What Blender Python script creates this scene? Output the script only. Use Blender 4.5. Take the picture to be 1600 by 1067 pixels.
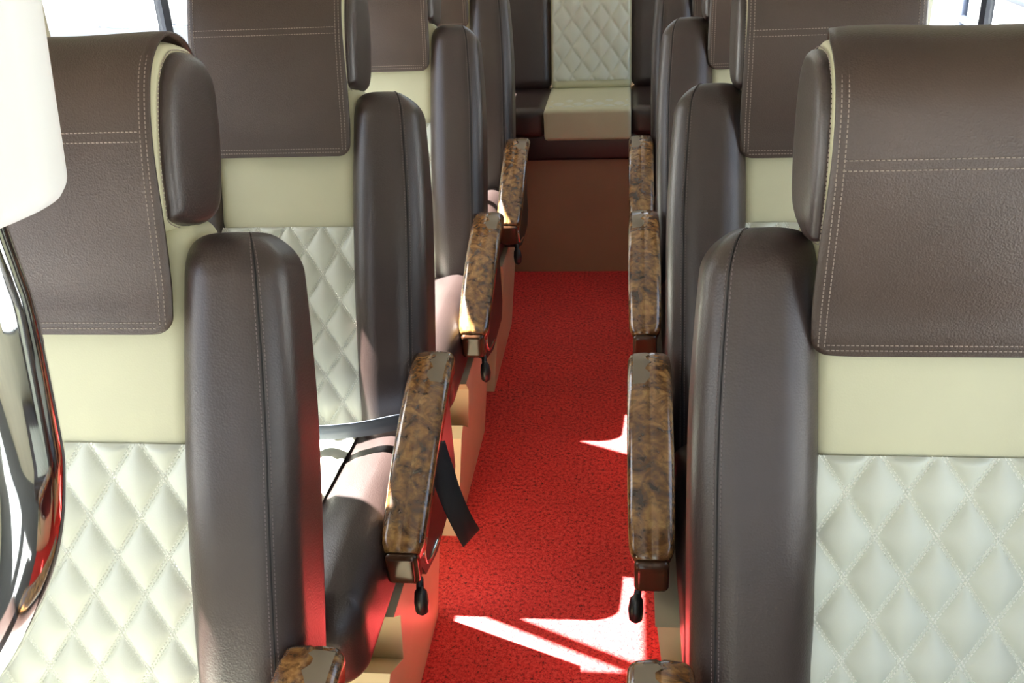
import bpy, math, random
from mathutils import Vector, Matrix

random.seed(7)
for o in list(bpy.data.objects):
    bpy.data.objects.remove(o)
scene = bpy.context.scene
COL = scene.collection

# ------------------------------------------------------------------ camera
F_PX = 1550.0
VP = (985.0, -230.0)          # vanishing point of the aisle
VX = 970.0                    # column of the vertical vanishing point
CAM_H = 1.40
d1 = Vector(((VP[0] - 800) / F_PX, -(VP[1] - 533.5) / F_PX, -1)).normalized()
vy = 533.5 + (F_PX * F_PX + (VP[0] - 800) * (VX - 800)) / (533.5 - VP[1])
up = -Vector(((VX - 800) / F_PX, -(vy - 533.5) / F_PX, -1)).normalized()
rt = d1.cross(up)
cam_d = bpy.data.cameras.new('camera')
cam_d.sensor_width = 36.0
cam_d.lens = F_PX / 1600 * 36.0
cam_d.clip_start = 0.02
cam = bpy.data.objects.new('camera', cam_d)
COL.objects.link(cam)
cam.matrix_world = Matrix.Translation((0, 0, CAM_H)) @ Matrix((rt, d1, up)).to_4x4()
scene.camera = cam

# ------------------------------------------------------------------ light
SUN_EL = math.radians(52)
SUN_H = Vector((-0.90, 0.43)).normalized()      # horizontal direction towards the sun
world = bpy.data.worlds.new('World')
scene.world = world
world.use_nodes = True
wn = world.node_tree.nodes
wl = world.node_tree.links
bgn = wn['Background']
sky = wn.new('ShaderNodeTexSky')
sky.sky_type = 'NISHITA'
sky.sun_disc = False
sky.sun_elevation = SUN_EL
sky.sun_rotation = math.atan2(SUN_H.x, SUN_H.y)
sky.dust_density = 3.0
mixw = wn.new('ShaderNodeMix'); mixw.data_type = 'RGBA'
mixw.inputs[0].default_value = 0.35
wl.new(sky.outputs[0], mixw.inputs[6])
mixw.inputs[7].default_value = (4.0, 4.0, 4.0, 1)
wl.new(mixw.outputs[2], bgn.inputs['Color'])
bgn.inputs['Strength'].default_value = 2.2

sun_d = bpy.data.lights.new('sun', 'SUN')
sun_d.energy = 320.0
sun_d.angle = math.radians(0.6)
sun_d.color = (1.0, 0.98, 0.94)
sun = bpy.data.objects.new('sun', sun_d)
COL.objects.link(sun)
to_sun = Vector((SUN_H.x * math.cos(SUN_EL), SUN_H.y * math.cos(SUN_EL), math.sin(SUN_EL)))
sun.rotation_euler = to_sun.to_track_quat('Z', 'Y').to_euler()
sun.location = (-4, 3, 6)

vs = scene.view_settings
vs.view_transform = 'Standard'
vs.look = 'None'
vs.gamma = 1.0
vs.use_curve_mapping = False
vs.exposure = -1.5
scene.cycles.max_bounces = 10
scene.cycles.diffuse_bounces = 6
scene.cycles.transparent_max_bounces = 12


def portal(name, loc, rot, sx, sy):
    d = bpy.data.lights.new(name, 'AREA')
    d.shape = 'RECTANGLE'
    d.size, d.size_y = sx, sy
    d.cycles.is_portal = True
    o = bpy.data.objects.new(name, d)
    COL.objects.link(o)
    o.location = loc
    o.rotation_euler = rot
    return o


# ------------------------------------------------------------------ materials
def s2l(c):
    return tuple(((v / 255) / 12.92 if v / 255 <= .04045 else (((v / 255) + .055) / 1.055) ** 2.4) for v in c) + (1,)


class NT:
    def __init__(self, name):
        self.m = bpy.data.materials.new(name)
        self.m.use_nodes = True
        self.n = self.m.node_tree.nodes
        self.l = self.m.node_tree.links
        self.b = self.n['Principled BSDF']

    def node(self, t, **kw):
        n = self.n.new(t)
        for k, v in kw.items():
            setattr(n, k, v)
        return n

    def link(self, a, b):
        self.l.new(a, b)

    def set(self, **kw):
        for k, v in kw.items():
            self.b.inputs[k.replace('_', ' ')].default_value = v
        return self

    def coord(self, scale=1.0, sc3=None):
        tc = self.node('ShaderNodeTexCoord')
        mp = self.node('ShaderNodeMapping')
        mp.inputs['Scale'].default_value = sc3 or (scale, scale, scale)
        self.link(tc.outputs['Object'], mp.inputs['Vector'])
        return mp.outputs[0]

    def noise(self, vec, scale, detail=4, rough=.55, dist=0):
        n = self.node('ShaderNodeTexNoise')
        n.inputs['Scale'].default_value = scale
        n.inputs['Detail'].default_value = detail
        n.inputs['Roughness'].default_value = rough
        n.inputs['Distortion'].default_value = dist
        self.link(vec, n.inputs['Vector'])
        return n.outputs['Fac']

    def ramp(self, fac, stops):
        r = self.node('ShaderNodeValToRGB')
        el = r.color_ramp.elements
        while len(el) < len(stops):
            el.new(0.5)
        for e, (p, c) in zip(el, stops):
            e.position = p
            e.color = c
        self.link(fac, r.inputs[0])
        return r.outputs[0]

    def bump(self, h, strength, dist=0.001):
        b = self.node('ShaderNodeBump')
        b.inputs['Strength'].default_value = strength
        b.inputs['Distance'].default_value = dist
        self.link(h, b.inputs['Height'])
        self.link(b.outputs[0], self.b.inputs['Normal'])


def leather(name, col, rough, grain=.35, scale=420, var=.12, spec=.5):
    t = NT(name)
    v = t.coord()
    n = t.noise(v, 9, 3)
    a = tuple(c * (1 - var) for c in col[:3]) + (1,)
    b = tuple(min(1, c * (1 + var)) for c in col[:3]) + (1,)
    t.link(t.ramp(n, [(.3, a), (.7, b)]), t.b.inputs['Base Color'])
    vo = t.node('ShaderNodeTexVoronoi')
    vo.inputs['Scale'].default_value = scale
    t.link(v, vo.inputs['Vector'])
    t.bump(vo.outputs['Distance'], grain, 0.0006)
    t.set(Roughness=rough)
    t.b.inputs['Specular IOR Level'].default_value = spec
    return t.m


def plain(name, col, rough=.5, metal=0.0, spec=.5, nz=None):
    t = NT(name)
    v = t.coord()
    n = t.noise(v, nz or 6, 3)
    a = tuple(c * .93 for c in col[:3]) + (1,)
    b = tuple(min(1, c * 1.06) for c in col[:3]) + (1,)
    t.link(t.ramp(n, [(.3, a), (.7, b)]), t.b.inputs['Base Color'])
    t.set(Roughness=rough, Metallic=metal)
    t.b.inputs['Specular IOR Level'].default_value = spec
    return t.m


MAT = {}
MAT['brown'] = leather('brown_leather', s2l((51, 38, 35)), .36, .3, spec=.6)
MAT['cover'] = leather('headrest_cover_leather', s2l((60, 45, 38)), .42, .4, 520, spec=.5)
MAT['cream'] = leather('cream_leather', s2l((206, 201, 168)), .5, .12, 500, .03)
MAT['quilt'] = leather('cream_quilt', s2l((213, 213, 197)), .5, .1, 500, .03)
MAT['thread_light'] = plain('cream_thread', s2l((246, 244, 230)), .7)
MAT['thread_grey'] = plain('grey_thread', s2l((138, 124, 114)), .7)
MAT['thread_dark'] = plain('dark_thread', s2l((104, 92, 90)), .7)
MAT['plastic'] = plain('cream_plastic', s2l((222, 206, 170)), .38)
MAT['black'] = plain('black_plastic', s2l((24, 23, 24)), .35)
MAT['strap'] = plain('black_webbing', s2l((22, 22, 25)), .75)
MAT['belt'] = plain('grey_webbing', s2l((44, 52, 66)), .7)
MAT['white'] = plain('white_plastic', (.92, .92, .90, 1), .35)
MAT['wallpanel'] = plain('wall_panel', s2l((205, 198, 175)), .6)
MAT['frame'] = plain('window_frame_black', s2l((40, 46, 60)), .4)
MAT['riser'] = plain('brown_laminate', s2l((150, 112, 84)), .5)
MAT['ceil'] = plain('ceiling_cloth', s2l((176, 174, 168)), .8)
MAT['concrete'] = plain('pale_concrete', s2l((206, 204, 198)), .9, nz=2)
MAT['seam'] = plain('seam_thread_black', s2l((26, 22, 22)), .8)
MAT['rubber'] = plain('grey_rubber', s2l((96, 97, 98)), .7)
MAT['grey'] = plain('grey_paint', s2l((120, 124, 132)), .6)

t = NT('chrome')
t.set(Base_Color=(.86, .88, .86, 1), Metallic=1.0, Roughness=.06)
v = t.coord(); t.bump(t.noise(v, 7, 1), .1, .01)
MAT['chrome'] = t.m

# burl wood under lacquer
t = NT('burl_wood')
v = t.coord()
n1 = t.noise(v, 26, 8, .62, 1.6)
c1 = t.ramp(n1, [(.30, s2l((38, 22, 12))), (.45, s2l((98, 62, 32))), (.58, s2l((142, 100, 54))), (.72, s2l((176, 134, 80)))])
n2 = t.noise(v, 60, 6, .7, .6)
c2 = t.ramp(n2, [(.36, (.12, .08, .06, 1)), (.50, (1, 1, 1, 1))])
mx = t.node('ShaderNodeMix', data_type='RGBA', blend_type='MULTIPLY')
mx.inputs[0].default_value = .75
t.link(c1, mx.inputs[6]); t.link(c2, mx.inputs[7])
t.link(mx.outputs[2], t.b.inputs['Base Color'])
t.set(Roughness=.25)
t.b.inputs['Coat Weight'].default_value = 1.0
t.b.inputs['Coat Roughness'].default_value = .04
MAT['wood'] = t.m
MAT['woodcap'] = plain('dark_lacquer', s2l((66, 42, 28)), .12)
MAT['patch'] = plain('grey_brown_gloss', s2l((116, 102, 84)), .14)

# carpet
t = NT('red_carpet')
v = t.coord()
n1 = t.noise(v, 300, 3, .75)
n2 = t.noise(v, 120, 4, .6)
n3 = t.noise(v, 5, 3, .5)
mth = t.node('ShaderNodeMath', operation='MULTIPLY'); t.link(n1, mth.inputs[0]); t.link(n2, mth.inputs[1])
col = t.ramp(mth.outputs[0], [(.15, s2l((48, 4, 7))), (.215, s2l((236, 33, 38))), (.34, s2l((255, 92, 82)))])
c3 = t.ramp(n3, [(.3, (.86, .86, .86, 1)), (.7, (1, 1, 1, 1))])
mx = t.node('ShaderNodeMix', data_type='RGBA', blend_type='MULTIPLY'); mx.inputs[0].default_value = 1
t.link(col, mx.inputs[6]); t.link(c3, mx.inputs[7])
t.link(mx.outputs[2], t.b.inputs['Base Color'])
t.bump(mth.outputs[0], .9, .006)
t.set(Roughness=.6)
t.b.inputs['Specular IOR Level'].default_value = .5
MAT['carpet'] = t.m

# window glass
t = NT('window_glass')
tr = t.node('ShaderNodeBsdfTransparent'); tr.inputs[0].default_value = (.95, .97, .97, 1)
gl = t.node('ShaderNodeBsdfGlossy'); gl.inputs['Roughness'].default_value = .02
ms = t.node('ShaderNodeMixShader')
ms.inputs[0].default_value = .04; t.link(tr.outputs[0], ms.inputs[1]); t.link(gl.outputs[0], ms.inputs[2])
t.link(ms.outputs[0], t.n['Material Output'].inputs['Surface'])
MAT['glass'] = t.m

# translucent white sheet
t = NT('white_translucent')
df = t.node('ShaderNodeBsdfDiffuse'); df.inputs[0].default_value = (.97, .97, .965, 1)
tl = t.node('ShaderNodeBsdfTranslucent'); tl.inputs[0].default_value = (.97, .97, .965, 1)
ms = t.node('ShaderNodeMixShader'); ms.inputs[0].default_value = .3
t.link(df.outputs[0], ms.inputs[1]); t.link(tl.outputs[0], ms.inputs[2])
t.link(ms.outputs[0], t.n['Material Output'].inputs['Surface'])
MAT['sheet'] = t.m

# outdoor ground
t = NT('outdoor_ground')
v = t.coord()
t.link(t.ramp(t.noise(v, .6, 5), [(.3, (.24, .24, .235, 1)), (.7, (.32, .32, .31, 1))]), t.b.inputs['Base Color'])
t.set(Roughness=.95)
MAT['ground'] = t.m


# ------------------------------------------------------------------ mesh helpers
class MB:
    def __init__(self):
        self.v = []
        self.f = []

    def add(self, vs, fs):
        o = len(self.v)
        self.v += [tuple(p) for p in vs]
        self.f += [tuple(i + o for i in f) for f in fs]
        return self

    def box(self, x0, x1, y0, y1, z0, z1):
        vs = [(x, y, z) for x in (x0, x1) for y in (y0, y1) for z in (z0, z1)]
        return self.add(vs, [(0, 1, 3, 2), (4, 6, 7, 5), (0, 4, 5, 1), (2, 3, 7, 6), (0, 2, 6, 4), (1, 5, 7, 3)])

    def map(self, fn):
        self.v = [tuple(fn(*p)) for p in self.v]
        return self

    def flipx(self):
        self.v = [(-x, y, z) for x, y, z in self.v]
        self.f = [tuple(reversed(f)) for f in self.f]
        return self

    def mesh(self, name, mat, smooth=True):
        me = bpy.data.meshes.new(name)
        me.from_pydata(self.v, [], self.f)
        me.materials.append(MAT[mat])
        if smooth:
            me.polygons.foreach_set('use_smooth', [True] * len(me.polygons))
        me.validate()
        me.update()
        return me


def _samples(h, r, k, n):
    lo = [-h + r - r * math.tan(math.radians(45 * (1 - i / k))) for i in range(k)] if r > 0 else []
    a, b = -h + r, h - r
    mid = [a + (b - a) * i / n for i in range(n + 1)]
    hi = [-x for x in reversed(lo)]
    return lo + mid + hi


def rbox(sx, sy, sz, r, n=(6, 6, 6), k=5):
    """rounded box centred at the origin"""
    H = (sx / 2, sy / 2, sz / 2)
    S = [_samples(H[i], r, k, n[i]) for i in range(3)]
    N = [len(s) - 1 for s in S]
    m = MB()
    idx = {}

    def vert(i, j, l):
        key = (i, j, l)
        if key not in idx:
            p = (S[0][i], S[1][j], S[2][l])
            q = [max(-(H[a] - r), min(H[a] - r, p[a])) for a in range(3)]
            d = Vector([p[a] - q[a] for a in range(3)])
            if d.length > 1e-9:
                d = d.normalized() * r
            idx[key] = len(m.v)
            m.v.append((q[0] + d.x, q[1] + d.y, q[2] + d.z))
        return idx[key]

    for i in range(N[0]):
        for j in range(N[1]):
            m.f.append((vert(i, j, 0), vert(i, j + 1, 0), vert(i + 1, j + 1, 0), vert(i + 1, j, 0)))
            m.f.append((vert(i, j, N[2]), vert(i + 1, j, N[2]), vert(i + 1, j + 1, N[2]), vert(i, j + 1, N[2])))
    for i in range(N[0]):
        for l in range(N[2]):
            m.f.append((vert(i, 0, l), vert(i + 1, 0, l), vert(i + 1, 0, l + 1), vert(i, 0, l + 1)))
            m.f.append((vert(i, N[1], l), vert(i, N[1], l + 1), vert(i + 1, N[1], l + 1), vert(i + 1, N[1], l)))
    for j in range(N[1]):
        for l in range(N[2]):
            m.f.append((vert(0, j, l), vert(0, j, l + 1), vert(0, j + 1, l + 1), vert(0, j + 1, l)))
            m.f.append((vert(N[0], j, l), vert(N[0], j + 1, l), vert(N[0], j + 1, l + 1), vert(N[0], j, l + 1)))
    return m


def loft(rings, close=True, caps=True):
    m = MB()
    n = len(rings[0])
    for r in rings:
        m.v += [tuple(p) for p in r]
    for i in range(len(rings) - 1):
        for j in range(n if close else n - 1):
            a, b = i * n + j, i * n + (j + 1) % n
            m.f.append((a, b, b + n, a + n))
    if caps and close:
        m.f.append(tuple(reversed(range(n))))
        m.f.append(tuple(range((len(rings) - 1) * n, len(rings) * n)))
    return m


def tube(path, rad, seg=12):
    pts = [Vector(p) for p in path]
    rings = []
    up0 = None
    for i, p in enumerate(pts):
        t_ = (pts[min(i + 1, len(pts) - 1)] - pts[max(i - 1, 0)]).normalized()
        if up0 is None:
            up0 = t_.orthogonal().normalized()
        a = (up0 - t_ * up0.dot(t_)).normalized()
        up0 = a
        b = t_.cross(a)
        rr = rad[i] if isinstance(rad, (list, tuple)) else rad
        rings.append([p + (a * math.cos(2 * math.pi * j / seg) + b * math.sin(2 * math.pi * j / seg)) * rr for j in range(seg)])
    return loft(rings)


def catmull(pts, n):
    out = []
    P = [Vector(p) for p in pts]
    P = [P[0] * 2 - P[1]] + P + [P[-1] * 2 - P[-2]]
    for i in range(1, len(P) - 2):
        for k in range(n):
            s = k / n
            a, b, c, d = P[i - 1:i + 3]
            out.append(.5 * ((2 * b) + (c - a) * s + (2 * a - 5 * b + 4 * c - d) * s * s + (3 * b - a - 3 * c + d) * s ** 3))
    out.append(P[-2])
    return out


def obj(name, me, parent=None, loc=(0, 0, 0), rx=0.0):
    o = bpy.data.objects.new(name, me)
    COL.objects.link(o)
    o.parent = parent
    o.location = loc
    o.rotation_euler = (rx, 0, 0)
    return o


def thing(name, label, cat, loc=(0, 0, 0), group=None):
    o = bpy.data.objects.new(name, None)
    o.empty_display_size = .1
    COL.objects.link(o)
    o.location = loc
    o['label'] = label
    o['category'] = cat
    if group:
        o['group'] = group
    return o


def tag(o, label, cat, group=None):
    o['label'] = label
    o['category'] = cat
    if group:
        o['group'] = group
    return o


def struct(name, m, mat, parent=None, smooth=False):
    o = obj(name, m.mesh(name, mat, smooth), parent)
    if parent is None:
        o['kind'] = 'structure'
    return o


def stitch_mesh(polylines, pitch=.0046, length=.0031, rad=.0006):
    """short thread dashes along 3-D polylines; every polyline is a list of (point, normal)"""
    m = MB()
    for pl in polylines:
        acc = 0.0
        for (p, n), (q, n2) in zip(pl[:-1], pl[1:]):
            p, q, n = Vector(p), Vector(q), Vector(n)
            seg = (q - p).length
            if seg < 1e-7:
                continue
            d = (q - p) / seg
            s = d.cross(n).normalized()
            while acc < seg:
                c = p + d * acc
                a, b = c - d * length / 2, c + d * length / 2
                vs = [a - s * rad, a + n * rad * 1.4, a + s * rad, b - s * rad, b + n * rad * 1.4, b + s * rad]
                m.add(vs, [(0, 1, 4, 3), (1, 2, 5, 4), (0, 2, 1), (3, 4, 5)])
                acc += pitch
            acc -= seg
    return m


# ------------------------------------------------------------------ shell of the bus
XL, XR = -0.845, 0.60
Y0, Y1 = -1.7, 4.35
ZS, ZT, ZR = 0.70, 1.31, 1.86        # sill, window head, roof
RISER_Y = 3.46

struct('floor', MB().box(XL, XR, .42, Y1, -.05, 0), 'carpet')
struct('floor_cab', MB().box(XL, XR, Y0, .42, -.05, 0), 'rubber')  # unseen; grey put in to keep red bounce off the seats
struct('ceiling', MB().box(XL - .06, XR + .06, Y0, Y1, ZR, ZR + .05), 'ceil')


def side_wall(name, xin, xout, pillars):
    m = MB()
    x0, x1 = min(xin, xout), max(xin, xout)
    m.box(x0, x1, Y0, Y1, -.05, ZS)
    m.box(x0, x1, Y0, Y1, ZT, ZR)
    for a, b in pillars:
        m.box(x0, x1, a, b, ZS, ZT)
    return struct(name, m, 'wallpanel')


PL = [(Y0, -1.60), (-1.03, -.90), (.14, .27), (1.15, 1.425), (2.42, 2.595), (3.12, 3.66), (4.28, Y1)]  # two pillars widened out of view to block sun on cushion and rear floor
PR = [(Y0, -1.60), (-1.03, -.90), (.04, .17), (1.11, 1.24), (2.33, 2.46), (3.40, 3.53), (4.28, Y1)]
side_wall('wall_left', XL, XL - .05, PL)
side_wall('wall_right', XR, XR + .05, PR)
m = MB()
m.box(XL, XR, Y1 - .05, Y1, -.05, 1.05)
m.box(XL, XR, Y1 - .05, Y1, 1.62, ZR)
struct('wall_rear', m, 'wallpanel')
m = MB()
m.box(XL, XR, Y0, Y0 + .05, -.05, .75)
m.box(XL, XR, Y0, Y0 + .05, 1.76, ZR)
struct('wall_front', m, 'wallpanel')

wi = 0


def window(x, a, b, z0, z1, mull):
    """sliding window in a side wall: frame, centre mullion, two panes"""
    global wi
    wi += 1
    f = .014
    m = MB()
    m.box(x - .012, x + .012, a, b, z0, z0 + f)
    m.box(x - .012, x + .012, a, b, z1 - f, z1)
    m.box(x - .012, x + .012, a, a + f, z0 + f, z1 - f)
    m.box(x - .012, x + .012, b - f, b, z0 + f, z1 - f)
    o = struct('window_%d' % wi, m, 'frame')
    if mull:
        struct('mullion', MB().box(x - .007, x + .007, mull - .015, mull + .015, z0 + f, z1 - f), 'frame', o)
        spans = [(a + f, mull - .02), (mull + .02, b - f)]
    else:
        spans = [(a + f, b - f)]
    for p, q in spans:
        struct('pane', MB().box(x - .002, x + .002, p, q, z0 + f, z1 - f), 'glass', o)


for P, x, mulls in ((PL, XL - .025, {1.425: 1.862, 2.595: 2.90, .27: .68}), (PR, XR + .025, {1.24: 1.905})):
    for (a0, a1), (b0, b1) in zip(P[:-1], P[1:]):
        window(x, a1, b0, ZS, ZT, mulls.get(a1, (a1 + b0) / 2))
        ww = b0 - a1
        sgn = -1 if x < 0 else 1
        portal('window_daylight', (x + sgn * .06, (a1 + b0) / 2, (ZS + ZT) / 2),
               (0, math.radians(-90) if sgn < 0 else math.radians(90), 0),
               ZT - ZS, ww)


def cross_window(y, z0, z1):
    global wi
    wi += 1
    m = MB()
    f = .03
    m.box(XL, XR, y - .015, y + .015, z0, z0 + f)
    m.box(XL, XR, y - .015, y + .015, z1 - f, z1)
    m.box(XL, XL + f, y - .015, y + .015, z0 + f, z1 - f)
    m.box(XR - f, XR, y - .015, y + .015, z0 + f, z1 - f)
    o = struct('window_%d' % wi, m, 'frame')
    struct('pane', MB().box(XL + f, XR - f, y - .003, y + .003, z0 + f, z1 - f), 'glass', o)


cross_window(Y0 + .025, .75, 1.76)
cross_window(Y1 - .025, 1.05, 1.62)
portal('windscreen_daylight', ((XL + XR) / 2, Y0 - .03, 1.255), (math.radians(90), 0, 0), XR - XL, 1.0)
portal('rear_window_daylight', ((XL + XR) / 2, Y1 + .03, 1.33), (math.radians(-90), 0, 0), XR - XL, .57)

# ------------------------------------------------------------------ outdoors
GZ = -.85
g = MB().box(-60, 60, -40, 80, GZ - .1, GZ)
o = struct('ground', g, 'ground')


def railing(label, p, q, n, z0, zr, mat, kerb=True):
    p, q = Vector(p), Vector(q)
    t = thing('railing', label, 'railing', (p.x, p.y, GZ))
    d = q - p
    for i in range(n + 1):
        c = d * i / n
        obj('post', tube([(c.x, c.y, 0), (c.x, c.y, zr - GZ)], .035, 8).mesh('post', mat), t)
    for zz in (zr, (zr + z0) / 2):
        obj('rail', tube([(0, 0, zz - GZ), (d.x, d.y, zz - GZ)], .03, 8).mesh('rail', mat), t)
    if kerb:
        nrm = Vector((-d.y, d.x)).normalized() * .2
        m = MB()
        vs_ = []
        for e in ((0, 0), (d.x, d.y)):
            for sg in (-1, 1):
                for zz in (0, z0 - GZ):
                    vs_.append((e[0] + nrm.x * sg, e[1] + nrm.y * sg, zz))
        m.add(vs_, [(0, 1, 3, 2), (4, 6, 7, 5), (0, 4, 5, 1), (2, 3, 7, 6), (0, 2, 6, 4), (1, 5, 7, 3)])
        obj('kerb', m.mesh('kerb', 'grey', False), t)
    return t


railing('pale grey railing on a low kerb outside the window past the white panel', (-7.4, 10.6), (-3.2, 10.6), 5, -.02, .9, 'concrete')
railing('dark railing outside the window on the side opposite the hanging strap', (2.3, 4.5), (2.3, 10.5), 4, .0, .50, 'frame', False)

# ------------------------------------------------------------------ seats
V_SEAM = .41
BACK_O = (0, -.022, .45)
QW, QH = .060, .090


def qheight(u, v, v0, amp, w=QW, h=QH):
    half = w * h / math.hypot(w, h) / 2          # half the distance between stitch lines
    flat = .0026                                 # flat channel under the double stitching
    r = 1.0
    for fam in (1, -1):
        a = u / w + fam * (v - v0) / h
        d = abs(a - round(a)) * 2 * half
        r *= math.sin(math.pi / 2 * max(0, min(1, (d - flat) / (half - flat))))
    return amp * r ** .5


def quilt_grid(hu, va, vb, v0, amp, nu, nv, fn, w=QW, h=QH):
    m = MB()
    for j in range(nv + 1):
        for i in range(nu + 1):
            u = -hu + 2 * hu * i / nu
            v = va + (vb - va) * j / nv
            e = min(1, (hu - abs(u)) / .006, (v - va) / .006 + .15, (vb - v) / .006)
            hh = qheight(u, v, v0, amp, w, h) * max(0, e) ** .5
            m.v.append(fn(u, v, hh))
    for j in range(nv):
        for i in range(nu):
            a = j * (nu + 1) + i
            m.f.append((a, a + 1, a + nu + 2, a + nu + 1))
    return m


def quilt_stitches(hu, va, vb, v0, fn, nrm, w=QW, h=QH, off=.0018, **kw):
    L = math.hypot(w, h)
    pls = []
    for fam in (1, -1):
        d = Vector((w / L, -fam * h / L))     # along a = const (or b = const)
        perp = Vector((-d.y, d.x))
        for k in range(-30, 31):
            # line: u/w + fam (v-v0)/h = k
            p0 = Vector((k * w, v0))
            for sgn in (1, -1):
                q0 = p0 + perp * off * sgn
                ts = []
                lo, hi = -9, 9
                for c, dc, mn, mx_ in ((q0.x, d.x, -hu + .001, hu - .001), (q0.y, d.y, va, vb - .001)):
                    t1, t2 = (mn - c) / dc, (mx_ - c) / dc
                    lo, hi = max(lo, min(t1, t2)), min(hi, max(t1, t2))
                if hi - lo > .006:
                    a, b = q0 + d * lo, q0 + d * hi
                    pls.append([(fn(a.x, a.y, .0003), nrm), (fn(b.x, b.y, .0003), nrm)])
    kw.setdefault('rad', .0008)
    return stitch_mesh(pls, **kw)


# --- backrest pieces (u across, -y towards the sitter, z up the backrest)
B_IN, B_OUT, B_TOP = .122, .242, .660


def bolster_def(x, y, z):
    """x: local across (0 centre of bolster), y, z centred -> backrest coordinates"""
    zz = z + B_TOP / 2 - .02
    tt = max(0, min(1, zz / B_TOP))
    # swells towards the front at mid height, thinner at the top
    sw = .026 * math.sin(math.pi * min(1, tt * .9 + .1)) ** .8
    yy = y - sw * max(0, min(1, (.02 - y) / .04))
    # outer top corner falls away a little
    fall = max(0, x + .01) ** 2 * 1.6 * max(0, (tt - .85) / .15) ** 2
    xx = x * (1 + .07 * math.sin(math.pi * tt))
    if x > -.02:
        xx -= .013 * max(0, (tt - .62) / .38) ** 1.6 * min(1, (x + .02) / .06)
    hh = z - (B_TOP / 2 - .046)
    if hh > 0 and x < 0:          # the inner top corner stays square
        xx += .80 * (.046 - math.sqrt(max(0, .046 ** 2 - hh * hh))) * x / .06
    return (xx + (B_IN + B_OUT) / 2, yy + .035, zz - fall)


def bolster_mesh(side):
    m = rbox(B_OUT - B_IN, .125, B_TOP, .046, (4, 5, 22), 7)
    m.map(bolster_def)
    if side < 0:
        m.flipx()
    return m.mesh('bolster', 'brown')


def bolster_stitch(side):
    pls = []
    hx, hy, r = (B_OUT - B_IN) / 2, .0625, .046
    for dang in (-4.5, 4.5):
        pl = []
        a = math.radians(30 + dang)
        n = Vector((math.sin(a), -math.cos(a), 0))
        for i in range(60):
            z = -B_TOP / 2 + .01 + (B_TOP - .01 - r) * i / 59
            p = Vector((hx - r + r * n.x, -hy + r + r * n.y, z))
            q = Vector(bolster_def(*p)) + n * .0004
            if side < 0:
                q.x = -q.x
            nn = Vector((n.x * side, n.y, 0))
            pl.append((q, nn))
        for i in range(1, 12):
            b = math.radians(88 * i / 11)
            nn3 = Vector((n.x * math.cos(b), n.y * math.cos(b), math.sin(b)))
            p = Vector((hx - r + r * nn3.x, -hy + r + r * nn3.y, B_TOP / 2 - r + r * nn3.z))
            q = Vector(bolster_def(*p)) + nn3 * .0004
            if side < 0:
                q.x = -q.x
            pl.append((q, Vector((nn3.x * side, nn3.y, nn3.z))))
        pls.append(pl)
    return stitch_mesh(pls).mesh('bolster_stitching', 'thread_dark')


def bolster_seam(side):
    """dark seam line between the two stitch rows"""
    path = []
    hx, hy, r = (B_OUT - B_IN) / 2, .0625, .046
    a = math.radians(30)
    for i in range(44):
        z = -B_TOP / 2 + .01 + (B_TOP - .01 - r) * i / 43
        path.append((hx - r + r * math.sin(a), -hy + r - r * math.cos(a), z))
    for i in range(1, 12):
        b = math.radians(88 * i / 11)
        path.append((hx - r + r * math.sin(a) * math.cos(b), -hy + r - r * math.cos(a) * math.cos(b), B_TOP / 2 - r + r * math.sin(b)))
    pts = []
    for p in path:
        q = bolster_def(*p)
        pts.append((q[0] * side, q[1], q[2]))
    return tube(pts, .0011, 6).mesh('bolster_seam', 'seam')


fn_back = lambda u, v, h: (u, -.010 - h, v)
ME = {}
ME['bolster+'] = bolster_mesh(1)
ME['bolster-'] = bolster_mesh(-1)
ME['bst+'] = bolster_stitch(1)
ME['bst-'] = bolster_stitch(-1)
ME['seam+'] = bolster_seam(1)
ME['seam-'] = bolster_seam(-1)
# cream middle of the backrest
mc = rbox(.262, .095, .655, .028, (10, 4, 20), 5)
mc.map(lambda x, y, z: (x, y + .0475 - (.010 if z > V_SEAM - .33 and y < 0 else 0.0) * 1.0, z + .33))
ME['upper'] = mc.mesh('upper_panel', 'cream')
ME['quilt'] = quilt_grid(.131, .0, V_SEAM, V_SEAM + .007, .0115, 96, 150, fn_back).mesh('quilted_panel', 'quilt')
ME['qst'] = quilt_stitches(.131, .02, V_SEAM, V_SEAM + .007, fn_back, (0, -1, 0)).mesh('quilt_stitching', 'thread_light')
# dark shell behind
ms_ = rbox(.470, .056, .635, .027, (6, 3, 10), 4)
ms_.map(lambda x, y, z: (x * (1 - .16 * max(0, (z - .02) / .30) ** 1.6), y + .076, z * .97 + .305))
ME['shell'] = ms_.mesh('back_shell', 'brown')

# --- headrest (origin at the lower front edge of its cover)
CW = .1345          # half width of cover
H_BOT, H_TOP = .085, .312


def hr_profile(n=14):
    """front outline of the headrest cover: list of (y, z)"""
    pts = [(.004, 0), (.0038, .003), (.0035, .007), (.003, .013), (.0022, .024), (.001, .05), (-.006, .10), (-.013, .17), (-.013, .225), (-.006, .27), (.012, .298), (.040, .311), (.088, .312), (.122, .300), (.140, .275), (.146, .24)]
    c = catmull([(0, a, b) for a, b in pts], n)
    return [(p.y, p.z) for p in c]


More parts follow.
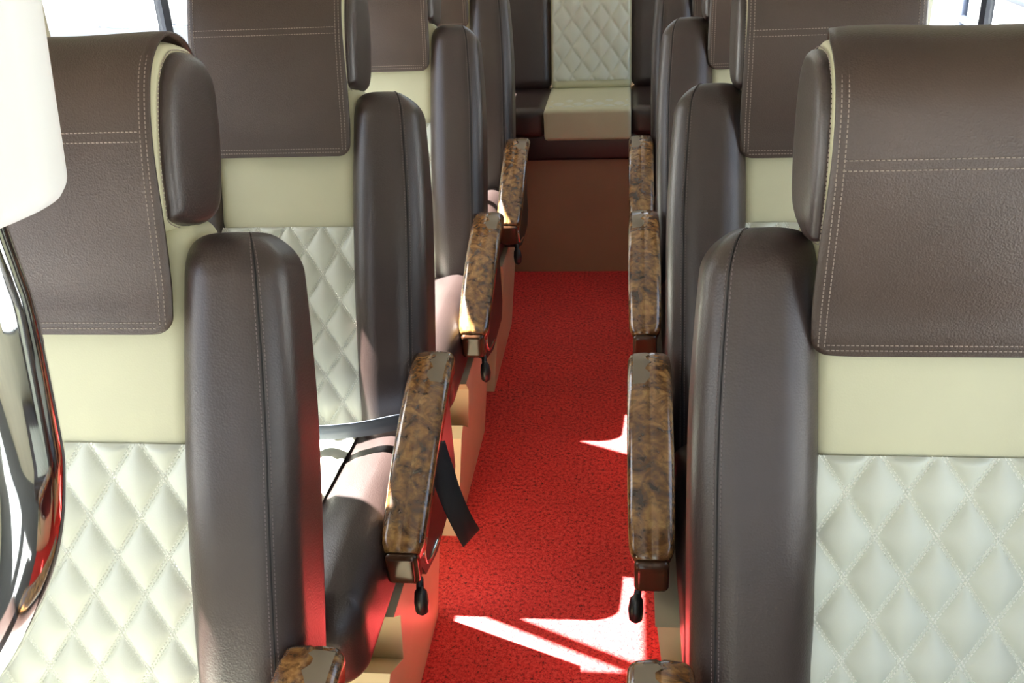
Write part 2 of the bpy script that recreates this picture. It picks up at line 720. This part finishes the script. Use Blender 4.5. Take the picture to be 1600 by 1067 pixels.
def cover_mesh():
    prof = hr_profile(6)
    n = len(prof)
    m = MB()
    nu = 20
    th = .0055

    def pt(u, i, out):
        y, z = prof[i]
        y2, z2 = prof[min(i + 1, n - 1)]
        y1, z1 = prof[max(i - 1, 0)]
        ty, tz = y2 - y1, z2 - z1
        L = math.hypot(ty, tz)
        ny, nz = -tz / L, ty / L
        # rounded bottom corners
        s = abs(u)
        hw = CW + .002 * math.sin(z * 20)
        if y > .03 and z > .2:
            hw -= .16 * (y - .03)
        r = .020
        if z < r:
            hw -= r - math.sqrt(max(0, r * r - (r - z) ** 2))
        x = u * hw
        soft = (1 - s ** 8) * .35 + .65
        wob = .0022 * math.sin(u * 3.1 + 1) * math.sin(z * 17)
        d = (out * soft if out > 0 else 0) + wob
        return (x, y + ny * d, z + nz * d)

    us = [-1 + 2 * i / nu for i in range(nu + 1)]
    us = [math.copysign(abs(u) ** .7, u) for u in us]
    for out in (th, 0):
        for i in range(n):
            for u in us:
                m.v.append(pt(u, i, out))
    w = nu + 1
    off = n * w
    for i in range(n - 1):
        for j in range(nu):
            a = i * w + j
            m.f.append((a, a + 1, a + 1 + w, a + w))
            b = a + off
            m.f.append((b, b + w, b + w + 1, b + 1))
    for i in range(n - 1):
        for j, fl in ((0, 0), (nu, 1)):
            a, b = i * w + j, (i + 1) * w + j
            f = (a, b, b + off, a + off)
            m.f.append(f if not fl else tuple(reversed(f)))
    for j in range(nu):
        for i, fl in ((0, 1), (n - 1, 0)):
            a, b = i * w + j, i * w + j + 1
            f = (a, b, b + off, a + off)
            m.f.append(f if not fl else tuple(reversed(f)))

    def on(x, zt, lift=.0062):
        # front surface position for horizontal offset x at path height zt (front side only)
        best = min(range(n), key=lambda i: abs(prof[i][1] - zt) + (10 if prof[i][0] > .03 else 0))
        y, z = prof[best]
        i = best
        if i + 1 < n and prof[i + 1][1] > prof[i][1]:
            if zt > z:
                k = (zt - z) / max(1e-6, prof[i + 1][1] - z)
                y = y + (prof[i + 1][0] - y) * min(1, k)
            elif i > 0:
                k = (z - zt) / max(1e-6, z - prof[i - 1][1])
                y = y + (prof[i - 1][0] - y) * min(1, k)
        u = x / CW
        wob = .0022 * math.sin(u * 3.1 + 1) * math.sin(zt * 17)
        s = abs(u)
        soft = (1 - s ** 8) * .35 + .65
        e = .0055 * soft + wob
        return Vector((x, y - e - .0003, zt))

    N = Vector((0, -1, 0))
    pls = []
    for inset in (.0065, .0125):
        for sg in (1, -1):
            pls.append([(on(sg * (CW - inset), .012 + (.285 - .012) * i / 60), N) for i in range(61)])
        pls.append([(on(-CW + .016 + (2 * CW - .032) * i / 40, inset), N) for i in range(41)])
    for zz in (.199, .209):
        pls.append([(on(-CW + .013 + (2 * CW - .026) * i / 40, zz), N) for i in range(41)])
    return m.mesh('headrest_cover', 'cover'), stitch_mesh(pls).mesh('cover_stitching', 'thread_grey')


ME['cover'], ME['cst'] = cover_mesh()


def head_outline(sc=1.0):
    """closed side outline of the headrest body (y, z)"""
    pts = [(-.004, .125), (-.0105, .17), (-.0105, .225), (-.003, .268), (.014, .2935), (.040, .306), (.088, .307), (.120, .295), (.137, .270), (.145, .22), (.143, .165), (.131, .128), (.100, .112), (.05, .106), (.015, .110), (-.001, .116)]
    c = catmull([(0, a, b) for a, b in pts + pts[:1]], 4)[:-1]
    cy, cz = .067, .207
    return [(cy + (p.y - cy) * sc, cz + (p.z - cz) * (sc if sc >= 1 else 1 - (1 - sc) * .62)) for p in c]


def head_mesh():
    rings = []
    for x, sc in ((-.132, .80), (-.1315, .86), (-.130, .92), (-.127, .97), (-.121, 1.0), (-.06, 1.0), (0, 1.0), (.06, 1.0), (.121, 1.0), (.127, .97), (.130, .92), (.1315, .86), (.132, .80)):
        rings.append([(x, y, z) for y, z in head_outline(sc)])
    return loft(rings).mesh('headrest', 'cream')


ME['head'] = head_mesh()


def side_disc(side):
    rings = []
    for dx, sc in ((.128, .86), (.134, .875), (.138, .865), (.1415, .82), (.144, .73), (.1455, .58), (.1465, .40), (.1467, .15)):
        rings.append([(side * dx, y + .004, z - .002) for y, z in head_outline(sc)])
    m = loft(rings)
    if side < 0:
        m.f = [tuple(reversed(f)) for f in m.f]
    return m.mesh('side_pad', 'brown')


def disc_stitch(side):
    pl = [(Vector((side * .1326, y + .004, z - .002)), Vector((side, 0, 0))) for y, z in head_outline(.91)]
    return stitch_mesh([pl + pl[:1]]).mesh('pad_stitching', 'thread_grey')


ME['disc+'] = side_disc(1)
ME['disc-'] = side_disc(-1)
ME['dst+'] = disc_stitch(1)
ME['dst-'] = disc_stitch(-1)

# --- cushion
mk = rbox(.472, .525, .145, .052, (24, 10, 3), 6)


def cush_def(x, y, z):
    yy = y - .245
    zz = z + .433
    if z > 0:
        zz += .010 * (1 - (y / .225) ** 2) * (1.5 if abs(x) > .125 else .4) - .012 * max(0, y / .225)
        e = max(0, min(1, (abs(x) - .125) / .06))
        zz += .012 * e * e * (3 - 2 * e) * min(1, max(0, (.26 - abs(y)) / .04))
    return (x, yy, zz)


mk.map(cush_def)
ME['cushion'] = mk.mesh('cushion', 'brown')
fn_cush = lambda u, v, h: (u, v, .5065 + h + .006 * (1 - ((v + .205) / .225) ** 2) - .012 * max(0, (v + .205) / .225))
ME['cpanel'] = quilt_grid(.118, -.385, .0, -.01, .007, 60, 96, fn_cush).mesh('cushion_panel', 'quilt')

# --- pedestal
ped = [(.078, 0), (.078, .375), (-.35, .375), (-.30, .335), (-.275, .22), (-.375, .285), (-.39, .26), (-.395, 0)]


def pedestal_mesh(side, w_aisle):
    m = MB()
    n = len(ped)
    xs = ((-.20, 0), (w_aisle, .10))
    for x, k in xs:
        for y, z in ped:
            m.v.append((side * (x + k * z), y, z))
    for i in range(n):
        j = (i + 1) % n
        m.f.append((i, j, j + n, i + n) if side > 0 else (i, i + n, j + n, j))
    a, b = tuple(range(n)), tuple(range(n, 2 * n))
    m.f.append(tuple(reversed(a)) if side > 0 else a)
    m.f.append(b if side > 0 else tuple(reversed(b)))
    me = m.mesh('pedestal', 'plastic', False)
    return me


ME['ped+'] = pedestal_mesh(1, .202)
ME['ped-'] = pedestal_mesh(-1, .232)

# --- armrest
ARM_TOP = [(.012, .638), (0, .6455), (-.05, .643), (-.12, .622), (-.19, .592), (-.26, .556), (-.315, .524), (-.350, .498)]
ARM_W = .067


def arm_meshes(side, off):
    path = catmull([(0, a, b) for a, b in ARM_TOP], 6)
    n = len(path)
    rings = []
    for i, p in enumerate(path):
        t_ = (path[min(i + 1, n - 1)] - path[max(i - 1, 0)]).normalized()
        nrm = Vector((0, t_.z, -t_.y))
        if nrm.z < 0:
            nrm = -nrm
        end = min(i / 3.0, 1.0, (n - 1 - i) / 3.0)
        shrink = .80 + .20 * math.sin(min(1, end) * math.pi / 2)
        s = i / (n - 1)
        w = ARM_W / 2 * shrink * (.86 + .22 * math.sin(math.pi * (.25 + .6 * s)))
        th = .034
        ring = []
        K = 8
        r = .012
        prof = []
        for q in range(K + 1):
            a = math.radians(90 * q / K)
            prof.append((w - r + r * math.cos(a), -r + r * math.sin(a)))
        for xq in (.012, .004, .001, -.001, -.004, -.012):
            prof.append((xq, 0))
        for q in range(K + 1):
            a = math.radians(90 + 90 * q / K)
            prof.append((-w + r + r * math.cos(a), -r + r * math.sin(a)))
        prof += [(-w + .002, -th), (w - .002, -th)]
        for x, h in prof:
            crown = .004 * (1 - (x / w) ** 2) if h > -.013 else 0
            if abs(x) < .0015 and h > -.013:
                crown -= .0012
            ring.append((side * (off + x), p.y + nrm.y * (h + crown), p.z + nrm.z * (h + crown)))
        rings.append(ring)
    wood = loft(rings)
    # front end cap
    cap = rbox(.050, .030, .056, .009, (4, 3, 4), 4)
    cap.map(lambda x, y, z: (side * (off + x), y - .342 - z * .10, z + .468))
    # support under the arm
    sup = MB()
    pp = [(-.01, .62), (-.08, .612), (-.15, .585), (-.22, .55), (-.30, .505), (-.325, .46), (-.29, .41), (-.20, .385), (-.03, .385), (.0, .42)]
    nn = len(pp)
    for x in (-.020, .020):
        for y, z in pp:
            sup.v.append((side * (off + x), y, z))
    for i in range(nn):
        j = (i + 1) % nn
        sup.f.append((i, j, j + nn, i + nn))
    sup.f.append(tuple(range(nn)))
    sup.f.append(tuple(range(nn, 2 * nn)))
    # thin bright trim strip along the aisle side
    tr_path = [(side * (off + .0205), y, z) for y, z in ((-.02, .60), (-.10, .585), (-.18, .55), (-.26, .50), (-.295, .455), (-.27, .42), (-.18, .40))]
    trim = tube(catmull(tr_path, 5), .0035, 8)
    # lever
    lx = off + .018
    lev = tube([(side * (lx - .02), -.30, .425), (side * lx, -.325, .428), (side * (lx + .002), -.338, .418)], .006, 10)
    kn = tube([(side * (lx + .002), -.336, .424), (side * (lx + .003), -.340, .418), (side * (lx + .004), -.344, .402), (side * (lx + .004), -.346, .386), (side * (lx + .004), -.346, .380)],
              [.004, .0095, .0115, .010, .004], 14)
    # plain grey-brown glossy patch on the rear of the arm top
    patch = MB()
    fp = [p for p in path if -.085 < p.y < .002]
    for q, p in enumerate(fp):
        for xq in (0, .5, 1):
            x = ARM_W * .40 - (1 - xq) * (.024 + .005 * math.sin(q * 1.9))
            patch.v.append((side * (off + x), p.y, p.z + .0045 - .004 * (x / .034) ** 2))
    for q in range(len(fp) - 1):
        for c_ in range(2):
            a = q * 3 + c_
            patch.f.append((a, a + 1, a + 4, a + 3) if side > 0 else (a, a + 3, a + 4, a + 1))
    return (wood.mesh('wood_top', 'wood'), cap.mesh('end_cap', 'woodcap'), sup.mesh('arm_support', 'black', False),
            trim.mesh('trim_strip', 'chrome'), lev.mesh('recline_lever', 'black'), kn.mesh('lever_knob', 'black'), patch.mesh('arm_patch', 'patch'))


ARM_OFF = {1: .262, -1: .276}
for sd, key in ((1, '+'), (-1, '-')):
    for nm, me in zip(('wood', 'cap', 'sup', 'trim', 'lev', 'knob', 'patch'), arm_meshes(sd, ARM_OFF[sd])):
        ME[nm + key] = me

SEATX = {1: -.592, -1: .310}          # aisle side +x for the left column
GROUP = 'brown and cream bus seats along the aisle'


def bus_seat(side, A, label, recline=22.0, tilt=8.0, hy=.12, hz=.945, dx=0.0, hdx=0.0):
    hx = -.013 if side > 0 else .003
    hz += .016 if side > 0 else 0.0
    k = '+' if side > 0 else '-'
    t = thing('bus_seat', label, 'seat', (SEATX[side] + dx, A, 0), GROUP)
    obj('pedestal', ME['ped' + k], t)
    cu = obj('cushion', ME['cushion'], t)
    obj('quilted_panel', ME['cpanel'], cu)
    rx = -math.radians(recline)
    sz = 1.0 if side > 0 else .95
    br = bpy.data.objects.new('backrest', ME['shell'])
    COL.objects.link(br)
    br.parent = t
    br.location = BACK_O
    br.rotation_euler = (rx, 0, 0)
    up_ = obj('upper_panel', ME['upper'], br)
    qp = obj('quilted_panel', ME['quilt'], br)
    st = obj('quilt_stitching', ME['qst'], br)
    st['kind'] = 'stuff'
    for s, kk in ((1, '+'), (-1, '-')):
        obj('side_bolster', ME['bolster' + kk], br)
        b = obj('bolster_stitching', ME['bst' + kk], br)
        b['kind'] = 'stuff'
        obj('bolster_seam', ME['seam' + kk], br)
    hr = obj('headrest', ME['head'], t, (hx + hdx, hy, hz), -math.radians(tilt))
    hr.scale = (1, 1, sz)
    for kk in '+-':
        obj('side_pad', ME['disc' + kk], hr)
        obj('pad_stitching', ME['dst' + kk], hr)['kind'] = 'stuff'
    obj('headrest_cover', ME['cover'], hr)
    b = obj('cover_stitching', ME['cst'], hr)
    b['kind'] = 'stuff'
    arm = obj('armrest', ME['sup' + k], t)
    obj('wood_top', ME['wood' + k], arm)
    obj('end_cap', ME['cap' + k], arm)
    obj('arm_patch', ME['patch' + k], arm)
    obj('trim_strip', ME['trim' + k], arm)
    obj('recline_lever', ME['lev' + k], arm)
    obj('lever_knob', ME['knob' + k], arm)
    return t


A1, A2, A3, A4 = .78, 1.49, 2.23, 2.92
L1 = bus_seat(1, A1, 'brown and cream bus seat directly behind the chrome rail and white panel', 19, 18, hz=.950, dx=-.006, hdx=-.002)
L2 = bus_seat(1, A2, 'bus seat with grey belt on its cushion and black strap hanging from its arm', 19, 18)
L3 = bus_seat(1, A3, 'bus seat directly behind the one with the hanging black strap', 19, 18)
L4 = bus_seat(1, A4, 'bus seat next to the rear bench, last on the strap side', 14, 8, .07)
R1 = bus_seat(-1, A1, 'bus seat across the aisle from the one behind the chrome rail', 19, 3)
R2 = bus_seat(-1, A2, 'bus seat across the aisle from the one with the hanging strap', 19, 8)
R3 = bus_seat(-1, A3, 'third bus seat from the windscreen on the side opposite the hanging strap', 19, 8)
R4 = bus_seat(-1, A4, 'bus seat next to the rear bench on the side opposite the strap', 14, 8, .07)


# --- webbing
def ribbon(path, widths, wdir, th=.0016):
    rings = []
    for i, p in enumerate(path):
        p = Vector(p)
        t_ = (Vector(path[min(i + 1, len(path) - 1)]) - Vector(path[max(i - 1, 0)])).normalized()
        wd = wdir[i] if isinstance(wdir, list) else wdir
        wd = Vector(wd).normalized()
        wd = (wd - t_ * wd.dot(t_)).normalized()
        n = t_.cross(wd)
        w = widths / 2
        rings.append([p + wd * w + n * th / 2, p - wd * w + n * th / 2, p - wd * w - n * th / 2, p + wd * w - n * th / 2])
    return loft(rings)


pts = catmull([(-.20, -.085, .534), (-.08, -.088, .540), (.05, -.094, .542), (.14, -.092, .549), (.215, -.085, .562), (.25, -.08, .562)], 6)
obj('seat_belt', ribbon(pts, .040, (0, -.40, .92)).mesh('seat_belt', 'belt'), L2)
pts = catmull([(.282, -.150, .560), (.292, -.165, .530), (.305, -.185, .498), (.320, -.198, .462), (.331, -.196, .428), (.337, -.186, .402)], 6)
obj('hanging_strap', ribbon(pts, .040, [(.35 + .3 * i / 30, .75, .45 - .2 * i / 30) for i in range(len(pts))]).mesh('hanging_strap', 'strap'), L2)

# ------------------------------------------------------------------ rear bench
bench = thing('rear_bench', 'wide brown rear bench with cream quilted middle seat above a brown riser', 'bench', (-.14, RISER_Y, 0))
BX0, BX1 = XL + .14, XR + .14
obj('riser', MB().box(BX0 + .005, BX1 - .005, 0, .03, 0, .445).mesh('riser', 'riser', False), bench)
obj('kick_board', rbox(BX1 - BX0 - .01, .05, .10, .012, (4, 2, 2), 3).map(lambda x, y, z: (x + (BX0 + BX1) / 2, y - .005, z + .482)).mesh('kick_board', 'black'), bench)
obj('seat_box', MB().box(BX0 + .005, BX1 - .005, .03, .78, 0, .52).mesh('seat_box', 'riser', False), bench)


def bench_block(name, xa, xb, mat, sx, cy, cz, sy, sz, r, rx=0.0):
    m = rbox(xb - xa, sy, sz, r, (8, 8, 8), 5)
    me = m.mesh(name, mat)
    return obj(name, me, bench, ((xa + xb) / 2, cy, cz), rx)


segs = [(BX0 + .01, -.145, 'brown'), (.145, BX1 - .01, 'brown')]
for xa, xb, mt in segs:
    bench_block('bench_cushion', xa, xb, mt, 0, .14, .574, .42, .105, .03)
    bench_block('bench_backrest', xa, xb, mt, 0, .378, .93, .13, .66, .045, -math.radians(14))
mid = bench_block('middle_cushion', -.152, .146, 'cream', 0, .125, .572, .43, .108, .014)
bench_block('middle_backrest', -.148, .148, 'cream', 0, .385, .93, .125, .655, .02, -math.radians(14))
fnb = lambda u, v, h: (u, -.0635 - h, v)
qb = quilt_grid(.140, -.30, .31, -.30 + .02, .009, 90, 200, fnb, .070, .100)
obj('quilted_panel', qb.mesh('bench_quilt', 'quilt'), bench, (0, .385, .93), -math.radians(14))
fnb2 = lambda u, v, h: (u, v, .6235 + h - .03 * (v + .05))
qb = quilt_grid(.138, -.05, .30, .30, .007, 80, 90, fnb2, .070, .100)
obj('quilted_seat_panel', qb.mesh('bench_seat_quilt', 'quilt'), bench)

# ------------------------------------------------------------------ white panel and chrome rail beside the first seat
out = []
PY = .50
corner = [(-.56, ZR), (-.272, ZR), (-.291, 1.45), (-.2965, 1.347)]
curve = catmull([(-.2965, 0, 1.347), (-.3015, 0, 1.300), (-.3055, 0, 1.262), (-.308, 0, 1.2475), (-.316, 0, 1.239), (-.335, 0, 1.231), (-.356, 0, 1.223), (-.42, 0, 1.195)], 6)
OX = -.005
outline = corner[:3] + [(p.x, p.z) for p in curve] + [(-.52, 1.158), (-.545, 1.165), (-.557, 1.185)]
n = len(outline)
cx_, cz_ = -.5, 9.0
rings = []
for dy, ins in ((-.016, .006), (-.011, .0015), (-.004, 0), (.004, 0), (.011, .0015), (.016, .006)):
    rings.append([((x + OX if x > cx_ else x) + (ins if x < cx_ else -ins), PY + dy, z + (ins if z < cz_ else -ins)) for x, z in outline])
wp = obj('white_panel', loft(rings).mesh('white_panel', 'sheet'))
tag(wp, 'bright white rounded panel hanging from the ceiling above the chrome rail', 'panel')

RY = .552
edge = [(-.398, 1.345), (-.396, 1.27), (-.393, 1.202), (-.391, 1.171), (-.390, 1.135), (-.396, 1.055), (-.402, 1.013), (-.420, .955), (-.452, .893), (-.504, .824), (-.58, .755), (-.70, .70), (-.848, .67)]
path = []
RR = .033
for i, (x, z) in enumerate(edge):
    a, b = edge[max(0, i - 1)], edge[min(len(edge) - 1, i + 1)]
    tx, tz = b[0] - a[0], b[1] - a[1]
    L = math.hypot(tx, tz)
    path.append((x + tz / L * RR, RY, z - tx / L * RR))
cr = obj('chrome_rail', tube(catmull(path, 8), RR, 28).mesh('chrome_rail', 'chrome'))
tag(cr, 'thick polished chrome grab rail bending down below the white panel', 'rail')
